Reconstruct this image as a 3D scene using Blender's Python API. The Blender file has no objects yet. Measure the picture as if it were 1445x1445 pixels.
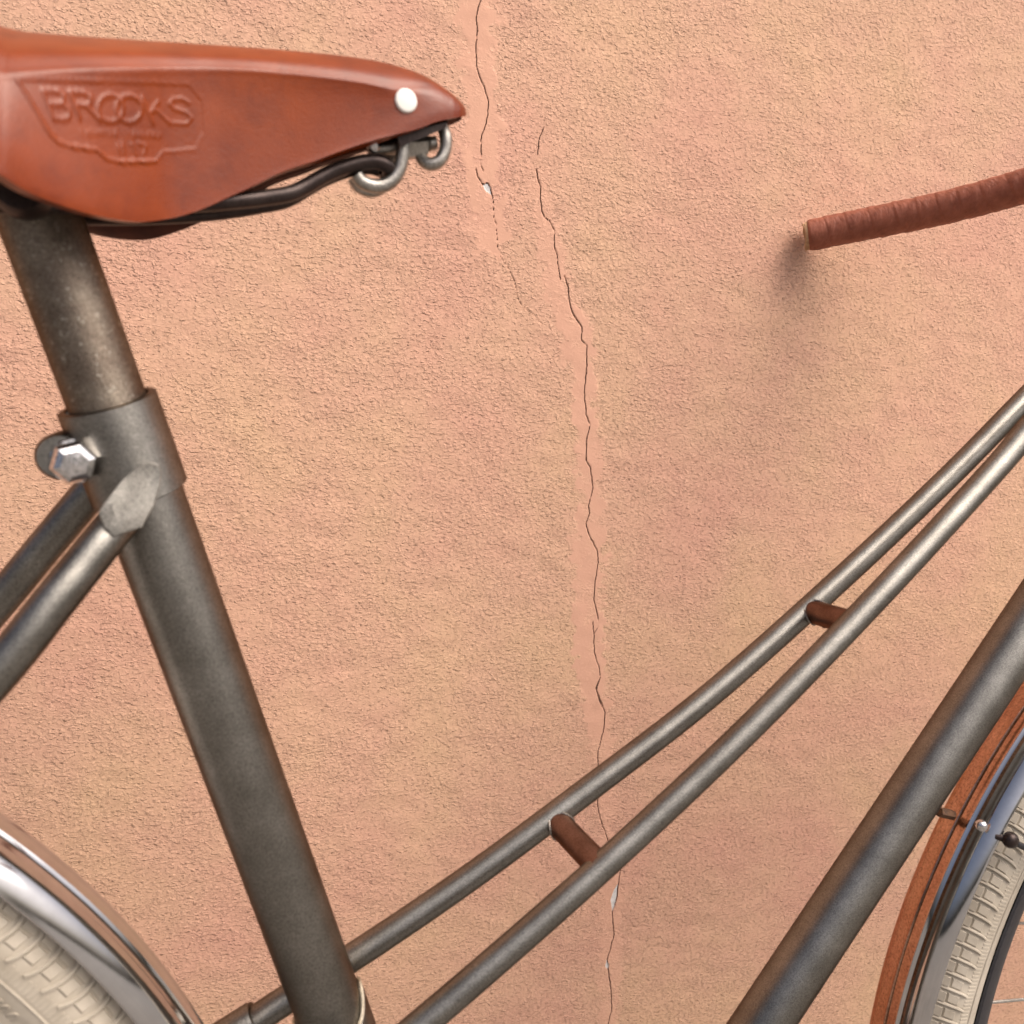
import bpy, bmesh, math, random
import numpy as np
from mathutils import Vector, Matrix

random.seed(7); rng = np.random.default_rng(11)
scene = bpy.context.scene
COL = scene.collection

# ------------------------------------------------------------------ camera
FPX, CPX = 1150.0, 722.5            # focal length and centre of the 1445 px photograph
PSI, TH, RO = [math.radians(a) for a in (16, 9, 2.6)]
F = np.array([math.sin(PSI)*math.cos(TH), math.cos(PSI)*math.cos(TH), -math.sin(TH)])
R0 = np.array([math.cos(PSI), -math.sin(PSI), 0.0]); U0 = np.cross(R0, F)
R = R0*math.cos(RO)+U0*math.sin(RO); U = U0*math.cos(RO)-R0*math.sin(RO)
DWALL = 0.66                         # camera to wall, metres
CAM = np.array([0.0, -DWALL, 0.7548])
cd = bpy.data.cameras.new("camera"); cam = bpy.data.objects.new("camera", cd); COL.objects.link(cam)
cam.matrix_world = Matrix(((R[0], U[0], -F[0], CAM[0]), (R[1], U[1], -F[1], CAM[1]), (R[2], U[2], -F[2], CAM[2]), (0, 0, 0, 1)))
cd.sensor_width = 36; cd.lens = 36*FPX/1445; cd.clip_start = 0.01; cd.clip_end = 200
cd.dof.use_dof = True; cd.dof.focus_distance = 0.66; cd.dof.aperture_fstop = 14
scene.camera = cam

# ------------------------------------------------------------------ light
SUN_EL, SUN_AZ = math.radians(54), math.radians(42)     # azimuth: to the right of straight out from the wall
sdir = Vector((math.sin(SUN_AZ)*math.cos(SUN_EL), -math.cos(SUN_AZ)*math.cos(SUN_EL), math.sin(SUN_EL)))
w = bpy.data.worlds.new("World"); scene.world = w; w.use_nodes = True
nt = w.node_tree; bg = nt.nodes['Background']
sky = nt.nodes.new('ShaderNodeTexSky'); sky.sky_type = 'NISHITA'; sky.sun_disc = False
sky.sun_elevation = SUN_EL; sky.sun_rotation = math.pi-SUN_AZ
sky.dust_density = 10.0; sky.air_density = 0.45; sky.ozone_density = 0.3
nt.links.new(sky.outputs[0], bg.inputs[0]); bg.inputs[1].default_value = 0.15
sl = bpy.data.lights.new("sun", 'SUN'); sl.energy = 0.65; sl.angle = math.radians(80); sl.color = (1.0, 0.965, 0.92)
so = bpy.data.objects.new("sun", sl); COL.objects.link(so)
so.rotation_euler = sdir.to_track_quat('Z', 'Y').to_euler(); so.location = sdir*5
vs = scene.view_settings; vs.view_transform = 'Standard'; vs.look = 'None'; vs.exposure = 0.40; vs.gamma = 1.0
vs.use_curve_mapping = False

# ------------------------------------------------------------------ bicycle plane
S0, S1, S2 = 2.87709998, -1.12693398, -0.48380549           # 1/metre: plane of the bicycle seen from the camera
_N = S1*R - S2*U + S0*F; OFF = 1/np.linalg.norm(_N); n = _N*OFF
ex = np.cross(n, [0, 0, 1.0]); ex /= np.linalg.norm(ex); ex = ex if ex[0] > 0 else -ex
ez = np.cross(ex, n); ez = ez if ez[2] > 0 else -ez
MM = 0.001
def W(x, z, o):            # bicycle coordinates (mm; o towards the camera) -> world
    return CAM + ex*(x*MM) + ez*(z*MM) + n*(OFF-o*MM)
def ray(u, v): return R*(u-CPX)/FPX - U*(v-CPX)/FPX + F
def PX(u, v, o):           # photograph point on the plane o mm in front of the bicycle plane -> (x, z, o)
    r = ray(u, v); t = (OFF-o*MM)/(n@r); P = r*t
    return (P@ex/MM, P@ez/MM, o)
def PW(u, v, o): return W(*PX(u, v, o))
def PD(u, v, d): return CAM + ray(u, v)*d
def WALLPT(u, v):
    r = ray(u, v); t = DWALL/r[1]; return CAM + r*t
def proj(P):
    q = P-CAM; return CPX+FPX*(q@R)/(q@F), CPX-FPX*(q@U)/(q@F)

# ------------------------------------------------------------------ helpers
def spline(pts, k=8):           # chord-length Catmull-Rom
    P = np.array(pts, float)
    if len(P) < 3: return P
    t = np.concatenate([[0], np.cumsum(np.sqrt(np.linalg.norm(np.diff(P, axis=0), axis=1))+1e-9)])
    m = np.zeros_like(P); h = np.diff(t)[:, None]; d = np.diff(P, axis=0)/h
    m[1:-1] = (d[:-1]*h[1:]+d[1:]*h[:-1])/(h[1:]+h[:-1]); m[0] = d[0]; m[-1] = d[-1]; out = []
    for i in range(len(P)-1):
        for s_ in np.linspace(0, 1, k, endpoint=False):
            out.append((2*s_**3-3*s_**2+1)*P[i]+(s_**3-2*s_**2+s_)*h[i]*m[i]+(-2*s_**3+3*s_**2)*P[i+1]+(s_**3-s_**2)*h[i]*m[i+1])
    out.append(P[-1]); return np.array(out)
def frames(P):
    T = np.gradient(P, axis=0); T /= np.linalg.norm(T, axis=1)[:, None]
    ref = np.array([0, 0, 1.0]) if abs(T[0][2]) < .9 else np.array([1.0, 0, 0])
    A = np.cross(T[0], ref); A /= np.linalg.norm(A); N1 = []
    for t in T:
        A = A-t*(A@t); A /= np.linalg.norm(A); N1.append(A.copy())
    N1 = np.array(N1); return T, N1, np.cross(T, N1)
class MB:
    def __init__(s): s.v = []; s.f = []
    def add(s, V, Fc):
        b = len(s.v); s.v += [tuple(map(float, p)) for p in V]; s.f += [tuple(b+i for i in q) for q in Fc]; return b
    def tube(s, P, r, seg=20, cap=True, radf=None):
        P = np.array(P, float); m = len(P); r = np.full(m, r) if np.isscalar(r) else np.array(r)
        T, A, B = frames(P); V = []
        L = np.concatenate([[0], np.cumsum(np.linalg.norm(np.diff(P, axis=0), axis=1))])
        for i in range(m):
            for j in range(seg):
                a = 2*math.pi*j/seg; rr = r[i] if radf is None else radf(L[i], a, r[i])
                V.append(P[i]+(A[i]*math.cos(a)+B[i]*math.sin(a))*rr)
        Fc = [(i*seg+j, i*seg+(j+1) % seg, (i+1)*seg+(j+1) % seg, (i+1)*seg+j) for i in range(m-1) for j in range(seg)]
        if cap: Fc += [tuple(range(seg))[::-1], tuple((m-1)*seg+j for j in range(seg))]
        s.add(V, Fc); return s
    def lathe(s, P, D, prof, seg=32, ang=0.0):     # prof: (along, radius)
        D = np.array(D)/np.linalg.norm(D); ref = np.array([0, 0, 1.0]) if abs(D[2]) < .9 else np.array([1.0, 0, 0])
        A = np.cross(D, ref); A /= np.linalg.norm(A); B = np.cross(D, A); V = []; m = len(prof)
        for h, rr in prof:
            for j in range(seg):
                a = 2*math.pi*j/seg+ang; V.append(np.array(P)+D*h+(A*math.cos(a)+B*math.sin(a))*rr)
        Fc = [(i*seg+j, i*seg+(j+1) % seg, (i+1)*seg+(j+1) % seg, (i+1)*seg+j) for i in range(m-1) for j in range(seg)]
        Fc += [tuple(range(seg))[::-1], tuple((m-1)*seg+j for j in range(seg))]
        s.add(V, Fc); return s
    def hexa(s, c8):        # 8 corners: bottom four, top four
        s.add(c8, [(3, 2, 1, 0), (4, 5, 6, 7), (0, 1, 5, 4), (1, 2, 6, 5), (2, 3, 7, 6), (3, 0, 4, 7)]); return s
    def grid(s, V, nu, nv, cu=False, cv=False):
        Fc = [(i*nv+j, i*nv+(j+1) % nv, ((i+1) % nu)*nv+(j+1) % nv, ((i+1) % nu)*nv+j)
              for i in range(nu if cu else nu-1) for j in range(nv if cv else nv-1)]
        s.add(V, Fc); return s
    def build(s, name, mat, parent=None, smooth=True, angle=40, origin=None, fix=True):
        me = bpy.data.meshes.new(name); o0 = np.array(origin if origin is not None else (ORIG if parent is not None else (0, 0, 0)))
        me.from_pydata([tuple(np.array(p)-o0) for p in s.v], [], s.f); me.update()
        if fix:
            bm = bmesh.new(); bm.from_mesh(me); bmesh.ops.recalc_face_normals(bm, faces=bm.faces); bm.to_mesh(me); bm.free()
        if smooth:
            me.polygons.foreach_set('use_smooth', [True]*len(me.polygons)); me.set_sharp_from_angle(angle=math.radians(angle))
        me.materials.append(mat); o = bpy.data.objects.new(name, me); COL.objects.link(o)
        if parent is not None: o.parent = parent
        elif origin is not None: o.location = o0
        return o

# ------------------------------------------------------------------ materials
def newmat(name):
    m = bpy.data.materials.new(name); m.use_nodes = True; t = m.node_tree
    return m, t, t.nodes['Principled BSDF']
def N_(t, typ, **kw):
    x = t.nodes.new(typ)
    for k, v in kw.items():
        if k in x.inputs: x.inputs[k].default_value = v
        else: setattr(x, k, v)
    return x
def ramp(t, stops):
    r = t.nodes.new('ShaderNodeValToRGB'); e = r.color_ramp.elements
    while len(e) < len(stops): e.new(0.5)
    for q, (p, c_) in zip(e, stops): q.position = p; q.color = (*c_, 1)
    return r
def coords(t): return t.nodes.new('ShaderNodeTexCoord').outputs['Object']

def metal(name, c1, c2, rough, rv=0.12, scale=60, fleck=900, bump=0.05, spots=None, metallic=1.0, edge=(1, 1, 1)):
    m, t, b = newmat(name); co = coords(t); L = t.links
    n1 = N_(t, 'ShaderNodeTexNoise', Scale=scale, Detail=6.0, Roughness=.65); L.new(co, n1.inputs['Vector'])
    r1 = ramp(t, [(.35, c1), (.68, c2)]); L.new(n1.outputs['Fac'], r1.inputs[0])
    n2 = N_(t, 'ShaderNodeTexNoise', Scale=fleck, Detail=3.0, Roughness=.7); L.new(co, n2.inputs['Vector'])
    r2 = ramp(t, [(.30, (.5 if fleck > 100 else .95,)*3), (.5, (.92,)*3), (.72, (1.3 if fleck > 100 else 1.0,)*3)]); L.new(n2.outputs['Fac'], r2.inputs[0])
    mx = N_(t, 'ShaderNodeMixRGB', blend_type='MULTIPLY'); mx.inputs[0].default_value = 1
    L.new(r1.outputs[0], mx.inputs[1]); L.new(r2.outputs[0], mx.inputs[2]); out = mx.outputs[0]
    if spots:
        n3 = N_(t, 'ShaderNodeTexNoise', Scale=spots[0], Detail=8.0, Roughness=.75); L.new(co, n3.inputs['Vector'])
        r3 = ramp(t, [(spots[1], (0,)*3), (spots[1]+.05, (1,)*3)]); L.new(n3.outputs['Fac'], r3.inputs[0])
        m3 = N_(t, 'ShaderNodeMixRGB'); L.new(r3.outputs[0], m3.inputs[0]); L.new(out, m3.inputs[1]); m3.inputs[2].default_value = (*spots[2], 1); out = m3.outputs[0]
    L.new(out, b.inputs['Base Color']); b.inputs['Metallic'].default_value = metallic
    mr = N_(t, 'ShaderNodeMapRange'); mr.inputs[3].default_value = rough-rv; mr.inputs[4].default_value = rough+rv
    L.new(n1.outputs['Fac'], mr.inputs[0]); L.new(mr.outputs[0], b.inputs['Roughness'])
    bp = N_(t, 'ShaderNodeBump', Strength=bump, Distance=.0004); L.new(n2.outputs['Fac'], bp.inputs['Height']); L.new(bp.outputs[0], b.inputs['Normal'])
    b.inputs['Specular Tint'].default_value = (*edge, 1)
    return m
M = {}
M['steel'] = metal('raw_steel_lacquered', (.215, .207, .186), (.305, .296, .27), .32, .05, 45, 1500, .4, spots=(150, .715, (.12, .09, .07)), edge=(.42, .32, .26))
M['post'] = metal('worn_steel', (.18, .145, .115), (.29, .25, .2), .42, .08, 70, 1300, .5, spots=(420, .58, (.42, .39, .33)), edge=(.4, .33, .28))
M['capsteel'] = metal('brushed_steel', (.30, .295, .27), (.40, .39, .36), .72, .04, 160, 1500, .5)
M['chrome'] = metal('polished_fender', (.62, .62, .62), (.68, .68, .68), .10, .03, 90, 60, .0)
M['nut'] = metal('chrome_nut', (.7, .7, .72), (.8, .8, .8), .18, .05, 80, 900, .1)
M['dullsteel'] = metal('dull_hardware', (.35, .34, .31), (.5, .48, .44), .38, .08, 120, 1500, .4)
M['blacksteel'] = metal('black_rail', (.035, .022, .02), (.06, .045, .04), .32, .06, 80, 1200, .15, metallic=.6)
M['rim'] = metal('black_rim', (.03, .03, .035), (.045, .045, .05), .4, .05, 80, 1200, .1, metallic=.3)
M['weld'] = metal('brazing_edge', (.5, .44, .33), (.66, .6, .48), .5, .06, 300, 1500, .5)

M['brace'] = metal('wall_tinted_steel', (.19, .118, .094), (.28, .18, .145), .38, .06, 90, 1500, .3, edge=(.45, .34, .28))  # wall's brown reflection put into the base colour of the braces
M['fenderbrown'] = metal('brown_fender', (.50, .27, .18), (.60, .36, .25), .16, .05, 55, 700, .06, spots=(260, .66, (.25, .13, .09)), edge=(.8, .6, .5))  # browner metal for the crown and far side of the front fender
def leather():
    m, t, b = newmat('saddle_leather'); co = coords(t); L = t.links
    n1 = N_(t, 'ShaderNodeTexNoise', Scale=14.0, Detail=5.0, Roughness=.6); L.new(co, n1.inputs['Vector'])
    r1 = ramp(t, [(.3, (.125, .0145, .0008)), (.5, (.185, .0265, .0010)), (.72, (.25, .041, .0013))]); L.new(n1.outputs['Fac'], r1.inputs[0])
    n6 = N_(t, 'ShaderNodeTexNoise', Scale=95.0, Detail=7.0, Roughness=.7); L.new(co, n6.inputs['Vector'])
    r6 = ramp(t, [(.32, (.72, .66, .6)), (.5, (.97, .96, .95)), (.7, (1.12, 1.14, 1.1))]); L.new(n6.outputs['Fac'], r6.inputs[0])
    m6 = N_(t, 'ShaderNodeMixRGB', blend_type='MULTIPLY'); m6.inputs[0].default_value = .8; L.new(r1.outputs[0], m6.inputs[1]); L.new(r6.outputs[0], m6.inputs[2])
    L.new(m6.outputs[0], b.inputs['Base Color'])
    mr = N_(t, 'ShaderNodeMapRange'); mr.inputs[3].default_value = .26; mr.inputs[4].default_value = .40
    n4 = N_(t, 'ShaderNodeTexNoise', Scale=45.0, Detail=5.0); L.new(co, n4.inputs['Vector'])
    L.new(n4.outputs['Fac'], mr.inputs[0]); L.new(mr.outputs[0], b.inputs['Roughness'])
    n2 = N_(t, 'ShaderNodeTexNoise', Scale=1400.0, Detail=4.0); L.new(co, n2.inputs['Vector'])
    bp = N_(t, 'ShaderNodeBump', Strength=.35, Distance=.0003); L.new(n2.outputs['Fac'], bp.inputs['Height']); L.new(bp.outputs[0], b.inputs['Normal'])
    b.inputs['Specular IOR Level'].default_value = .45
    return m
M['leather'] = leather()
def griplea():
    m, t, b = newmat('grip_leather'); co = coords(t); L = t.links
    n1 = N_(t, 'ShaderNodeTexNoise', Scale=120.0, Detail=6.0, Roughness=.7); L.new(co, n1.inputs['Vector'])
    r1 = ramp(t, [(.3, (.22, .062, .032)), (.7, (.37, .12, .068))]); L.new(n1.outputs['Fac'], r1.inputs[0])
    L.new(r1.outputs[0], b.inputs['Base Color']); b.inputs['Roughness'].default_value = .6
    mp = N_(t, 'ShaderNodeMapping'); mp.inputs['Rotation'].default_value = (0, .35, .2); mp.inputs['Scale'].default_value = (480, 150, 130); L.new(co, mp.inputs[0])
    n2 = N_(t, 'ShaderNodeTexNoise', Scale=1.0, Detail=3.0); L.new(mp.outputs[0], n2.inputs['Vector'])
    bp = N_(t, 'ShaderNodeBump', Strength=.9, Distance=.0009); L.new(n2.outputs['Fac'], bp.inputs['Height']); L.new(bp.outputs[0], b.inputs['Normal'])
    return m
M['grip'] = griplea()
def plain(name, c1, c2, rough=.6, scale=80, bump=.2, bs=900, spec=.4):
    m, t, b = newmat(name); co = coords(t); L = t.links
    n1 = N_(t, 'ShaderNodeTexNoise', Scale=scale, Detail=6.0, Roughness=.65); L.new(co, n1.inputs['Vector'])
    r1 = ramp(t, [(.32, c1), (.7, c2)]); L.new(n1.outputs['Fac'], r1.inputs[0]); L.new(r1.outputs[0], b.inputs['Base Color'])
    b.inputs['Roughness'].default_value = rough; b.inputs['Specular IOR Level'].default_value = spec
    n2 = N_(t, 'ShaderNodeTexNoise', Scale=bs, Detail=4.0); L.new(co, n2.inputs['Vector'])
    bp = N_(t, 'ShaderNodeBump', Strength=bump, Distance=.0005); L.new(n2.outputs['Fac'], bp.inputs['Height']); L.new(bp.outputs[0], b.inputs['Normal'])
    return m
M['rubber'] = plain('cream_rubber', (.36, .32, .255), (.52, .475, .395), .65, 45)
M['rawleather'] = plain('cut_leather_edge', (.42, .24, .13), (.55, .36, .2), .8, 300)
M['rivet'] = plain('pale_rivet', (.86, .86, .80), (.9, .9, .85), .4, 40, .03)
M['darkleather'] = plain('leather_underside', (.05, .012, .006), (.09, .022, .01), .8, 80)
M['rust'] = plain('rusty_bolt', (.05, .03, .02), (.16, .08, .04), .7, 400, .6)
M['pavement'] = plain('pavement_stone', (.15, .142, .13), (.23, .218, .20), .85, 3, .5, 200)

# ------------------------------------------------------------------ ground and wall
g = MB(); g.add([(-400, -800, 0), (400, -800, 0), (400, .0, 0), (-400, .0, 0)], [(0, 1, 2, 3)])
gr = g.build('pavement', M['pavement'], smooth=False, fix=False); gr['kind'] = 'structure'

def stucco():
    m, t, b = newmat('painted_stucco'); co = coords(t); L = t.links
    at = N_(t, 'ShaderNodeAttribute', attribute_name='wear'); sp = t.nodes.new('ShaderNodeSeparateColor'); L.new(at.outputs['Color'], sp.inputs[0])
    n1 = N_(t, 'ShaderNodeTexNoise', Scale=5.0, Detail=6.0, Roughness=.62); L.new(co, n1.inputs['Vector'])
    r1 = ramp(t, [(.34, (.66, .375, .278)), (.50, (.67, .412, .288)), (.66, (.675, .44, .285))]); L.new(n1.outputs['Fac'], r1.inputs[0])
    n3 = N_(t, 'ShaderNodeTexNoise', Scale=240.0, Detail=4.0, Roughness=.7); L.new(co, n3.inputs['Vector'])
    r3 = ramp(t, [(.3, (.86, .85, .84)), (.55, (1, 1, 1)), (.75, (1.07, 1.07, 1.06))]); L.new(n3.outputs['Fac'], r3.inputs[0])
    mm = N_(t, 'ShaderNodeMixRGB', blend_type='MULTIPLY'); mm.inputs[0].default_value = 1; L.new(r1.outputs[0], mm.inputs[1]); L.new(r3.outputs[0], mm.inputs[2])
    m1 = N_(t, 'ShaderNodeMixRGB'); L.new(sp.outputs[0], m1.inputs[0]); L.new(mm.outputs[0], m1.inputs[1]); m1.inputs[2].default_value = (.67, .39, .278, 1)
    L.new(m1.outputs[0], b.inputs['Base Color']); b.inputs['Roughness'].default_value = .85; b.inputs['Specular IOR Level'].default_value = .25
    def math_(op, a, b_=None, c=None):
        q = t.nodes.new('ShaderNodeMath'); q.operation = op
        for i, v in enumerate((a, b_, c)):
            if v is None: continue
            if hasattr(v, 'links'): L.new(v, q.inputs[i])
            else: q.inputs[i].default_value = v
        return q.outputs[0]
    def nz(sc, det=2.0, off=0.0):
        mp = N_(t, 'ShaderNodeMapping'); mp.inputs['Scale'].default_value = sc; mp.inputs['Location'].default_value = (off, off, off); L.new(co, mp.inputs[0])
        q = N_(t, 'ShaderNodeTexNoise', Scale=1.0, Detail=det, Roughness=.55); L.new(mp.outputs[0], q.inputs['Vector']); return q.outputs['Fac']
    sx = t.nodes.new('ShaderNodeSeparateXYZ'); L.new(co, sx.inputs[0])
    ph = math_('ADD', math_('MULTIPLY', sx.outputs[2], 1/.0020), math_('MULTIPLY', nz((235, 235, 370), 3.0), 5.2))
    saw = math_('SUBTRACT', 1.0, math_('FRACT', ph))
    am = N_(t, 'ShaderNodeMapRange'); am.inputs[1].default_value = .48; am.inputs[2].default_value = .62; L.new(math_('ADD', nz((290, 290, 460), 2.0, 7.3), math_('MULTIPLY', math_('SUBTRACT', nz((16, 16, 20), 3.0, 1.7), .5), .30)), am.inputs[0])
    hgt = math_('ADD', math_('MULTIPLY', saw, am.outputs[0]), math_('MULTIPLY', nz((620, 620, 800), 2.0, 3.1), .38))
    st = math_('MULTIPLY', math_('SUBTRACT', 1.0, math_('MULTIPLY', sp.outputs[0], .86)), 1.0)
    bp = N_(t, 'ShaderNodeBump', Distance=.00115); L.new(st, bp.inputs['Strength']); L.new(hgt, bp.inputs['Height']); L.new(bp.outputs[0], b.inputs['Normal'])
    return m
M['stucco'] = stucco()
M['plaster'] = plain('bare_white_plaster', (.55, .55, .54), (.78, .78, .77), .9, 500, .5)
M['crack'] = plain('crack_interior', (.16, .085, .055), (.24, .13, .09), .95, 400, .3)

def conv(pts, off, s): return [(off[0]+p[0]/s, off[1]+p[1]/s) for p in pts]
cracks = [
 (conv([(325, 0), (310, 40), (298, 100), (305, 180), (296, 260), (302, 400), (318, 450), (345, 505), (368, 590), (365, 670), (355, 720), (330, 785), (325, 815), (325, 920)], (600, 0), 4.13), 1.0),
 (conv([(320, 925), (322, 955), (340, 1000)], (600, 0), 4.13), .5),
 (conv([(295, 980), (305, 1030), (335, 1075), (365, 1066), (380, 1095), (390, 1140)], (600, 0), 4.13), 1.0),
 (conv([(392, 1140), (397, 1180), (400, 1270), (415, 1310), (417, 1360), (422, 1450)], (600, 0), 4.13), .5),
 (conv([(690, 745), (668, 800), (655, 905)], (600, 0), 4.13), .8),
 (conv([(205, 140), (212, 185), (228, 230), (225, 290), (232, 350), (245, 380), (275, 405), (297, 450), (298, 540), (312, 580), (318, 640), (328, 700)], (700, 200), 3.61), 1.0),
 (conv([(347, 680), (368, 740), (373, 810), (385, 860), (410, 905), (437, 945), (435, 1010), (465, 1040), (460, 1180), (450, 1260), (458, 1390), (478, 1440)], (700, 200), 3.61), 1.1),
 (conv([(20, 580), (60, 640), (95, 710), (112, 800), (135, 840), (190, 880), (235, 930)], (700, 200), 3.61), .45),
 (conv([(297, 5), (283, 60), (278, 180), (300, 215), (313, 320), (290, 410), (297, 450), (278, 500), (290, 550), (335, 640), (340, 700), (325, 790), (318, 890), (330, 940), (340, 995)], (750, 600), 3.612), 1.0),
 (conv([(313, 1000), (318, 1060), (320, 1160), (345, 1240), (350, 1290), (328, 1340), (340, 1385), (358, 1440)], (750, 600), 3.612), .9),
 (conv([(340, 1030), (320, 1060)], (750, 600), 3.612), .7),
 (conv([(195, 20), (180, 70), (215, 160), (210, 230), (185, 330), (188, 380), (185, 540), (195, 600), (225, 680), (255, 760), (280, 812), (272, 860)], (780, 950), 2.92), .9),
 (conv([(272, 860), (266, 920), (245, 985), (252, 1080), (225, 1180), (230, 1230), (240, 1310), (243, 1390), (228, 1445), (224, 1500)], (780, 950), 2.92), 1.1),
]
chips = [conv([(335, 1075), (365, 1064), (382, 1098), (389, 1140), (352, 1112)], (600, 0), 4.13),
         conv([(271, 862), (252, 895), (239, 935), (247, 988), (264, 930)], (780, 950), 2.92),
         conv([(222, 1178), (217, 1210), (228, 1222), (233, 1206)], (780, 950), 2.92)]
patchL = [(640, -40), (655, 60), (657, 150), (658, 250), (668, 300), (680, 350)]
patchR = [(712, -40), (700, 40), (692, 110), (705, 170), (700, 240), (712, 300), (712, 350)]
patch2L = [(746, 232), (748, 280), (756, 330), (765, 400), (778, 440), (792, 480), (806, 540), (812, 620), (815, 720), (812, 800), (808, 860), (810, 920), (817, 980), (826, 1040), (838, 1090), (846, 1170), (848, 1260), (846, 1340), (846, 1480)]
patch2R = [(762, 232), (780, 280), (792, 330), (803, 400), (822, 440), (836, 480), (840, 540), (844, 620), (848, 720), (854, 800), (852, 860), (850, 920), (856, 980), (866, 1040), (868, 1090), (866, 1170), (880, 1260), (876, 1340), (874, 1480)]

def build_wall():
    cor = np.array([WALLPT(u, v) for u, v in ((0, 0), (1445, 0), (1445, 1445), (0, 1445))])
    x0, x1 = cor[:, 0].min()-.03, cor[:, 0].max()+.03; z0, z1 = cor[:, 2].min()-.03, cor[:, 2].max()+.03
    cpx = np.array([WALLPT(u, v)[0] for pts, _ in cracks for u, v in pts if -5 <= v <= 1450])
    c0, c1 = cpx.min()-.004, cpx.max()+.004
    xs = np.concatenate([np.arange(x0, c0, .00105), np.arange(c0, c1, .0005), np.arange(c1, x1, .00105)])
    zs = np.arange(z0, z1, .0009)
    # relief on a fine uniform raster, then sampled
    h = .0006; gx = int((x1-x0)/h)+3; gz = int((z1-z0)/h)+3
    fx = np.fft.fftfreq(gx, h*1000)[None, :]; fz = np.fft.fftfreq(gz, h*1000)[:, None]
    def noise(lx, lz, wd=.5):
        k = np.sqrt((fx*lx)**2+(fz*lz)**2); Hf = np.exp(-((np.log(k+1e-9))/wd)**2)
        q = np.fft.ifft2(np.fft.fft2(rng.standard_normal((gz, gx)))*Hf).real; return q/q.std()
    def low(l):
        k2 = (fx**2+fz**2)*l*l; q = np.fft.ifft2(np.fft.fft2(rng.standard_normal((gz, gx)))*np.exp(-k2*2)).real; return q/q.std()
    Z = (np.arange(gz)*h*1000)[:, None]; X = (np.arange(gx)*h*1000)[None, :]
    ph = Z/2.7 + .04*X + .55*noise(6, 3.6, .6) + .25*noise(3, 2.4, .5)
    saw = 1-(ph-np.floor(ph))
    am = 1/(1+np.exp(-(noise(5.5, 3.4, .6)+.1+.5*low(60))*2.8))
    H = saw*am*.45 + .06*noise(2.8, 2.1, .5) + .14*noise(45, 35, .6)
    k2 = (fx**2+fz**2); H = np.fft.ifft2(np.fft.fft2(H)*np.exp(-k2*(2*math.pi*.30)**2/2)).real
    H -= H.mean(); L1, L2 = low(9), low(3.5)
    # masks in raster space
    def px2(pts): q = np.array([WALLPT(u, v) for u, v in pts]); return np.stack([(q[:, 0]-x0)*1000, (q[:, 2]-z0)*1000], 1)
    def band(Lp, Rp):
        l, r = px2(Lp), px2(Rp); o1, o2 = np.argsort(l[:, 1]), np.argsort(r[:, 1])
        zz = np.arange(gz)*h*1000; xl = np.interp(zz, l[o1, 1], l[o1, 0]); xr = np.interp(zz, r[o2, 1], r[o2, 0])
        wob = 2.6*L1+1.2*L2
        d = np.minimum(X-xl[:, None], xr[:, None]-X)+wob
        top, bot = max(l[:, 1].max(), r[:, 1].max()), min(l[:, 1].min(), r[:, 1].min())
        d = np.minimum(d, np.minimum(top-Z, Z-bot)*.6+wob)
        return np.clip(d/5.0+.5, 0, 1)
    m1, m2 = band(patchL, patchR), band(patch2L, patch2R)
    fade = np.ones(gz); zz = np.arange(gz)*h*1000; zb = px2([(860, 1060)])[0, 1]; fade = np.clip(.55+(zz-zb)/60, .55, 1)[:, None]
    zt = px2([(800, 440)])[0, 1]; fade2 = np.clip(1-(zz-zt)/140, .55, 1)[:, None]
    patch = np.clip(np.maximum(m1, m2*fade*fade2)*(1.0+.2*low(12)), 0, 1)
    H = H*(1-.88*patch)+.12*patch+.10*noise(30, 30, .6)*patch
    ix = np.clip((xs-x0)/h, 0, gx-1.001); iz = np.clip((zs-z0)/h, 0, gz-1.001)
    def samp(A):
        i = ix.astype(int); j = iz.astype(int); a = (ix-i)[None, :]; b = (iz-j)[:, None]
        return (A[j][:, i]*(1-a)+A[j][:, i+1]*a)*(1-b)+(A[j+1][:, i]*(1-a)+A[j+1][:, i+1]*a)*b
    Hs, Ps = samp(H), samp(patch)
    # cracks: distance to poly-lines
    crd = np.full(Hs.shape, 9.0); xm = (xs-x0)*1000; zm = (zs-z0)*1000
    for pts, wd in cracks:
        q = px2(pts); q2 = [q[0]]
        for a, b in zip(q[:-1], q[1:]):                      # ragged line
            m = max(1, int(np.linalg.norm(b-a)/3)); dv = b-a; nn = np.array([-dv[1], dv[0]])/np.linalg.norm(dv)
            for k in range(1, m+1): q2.append(a+dv*k/m+(nn*random.uniform(-.35, .35) if k < m else 0))
        for a, b in zip(q2[:-1], q2[1:]):
            i0, i1 = np.searchsorted(xm, [min(a[0], b[0])-4, max(a[0], b[0])+4]); j0, j1 = np.searchsorted(zm, [min(a[1], b[1])-4, max(a[1], b[1])+4])
            if i0 >= i1 or j0 >= j1: continue
            gx_, gz_ = xm[None, i0:i1], zm[j0:j1, None]; d = b-a; t = np.clip(((gx_-a[0])*d[0]+(gz_-a[1])*d[1])/(d@d+1e-9), 0, 1)
            dd = np.hypot(gx_-a[0]-t*d[0], gz_-a[1]-t*d[1])/(wd*random.uniform(.42, .68))
            crd[j0:j1, i0:i1] = np.minimum(crd[j0:j1, i0:i1], dd)
    Hs = Hs - 2.2*np.clip(1-crd/.75, 0, 1)
    chip = np.zeros(Hs.shape, bool)
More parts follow.
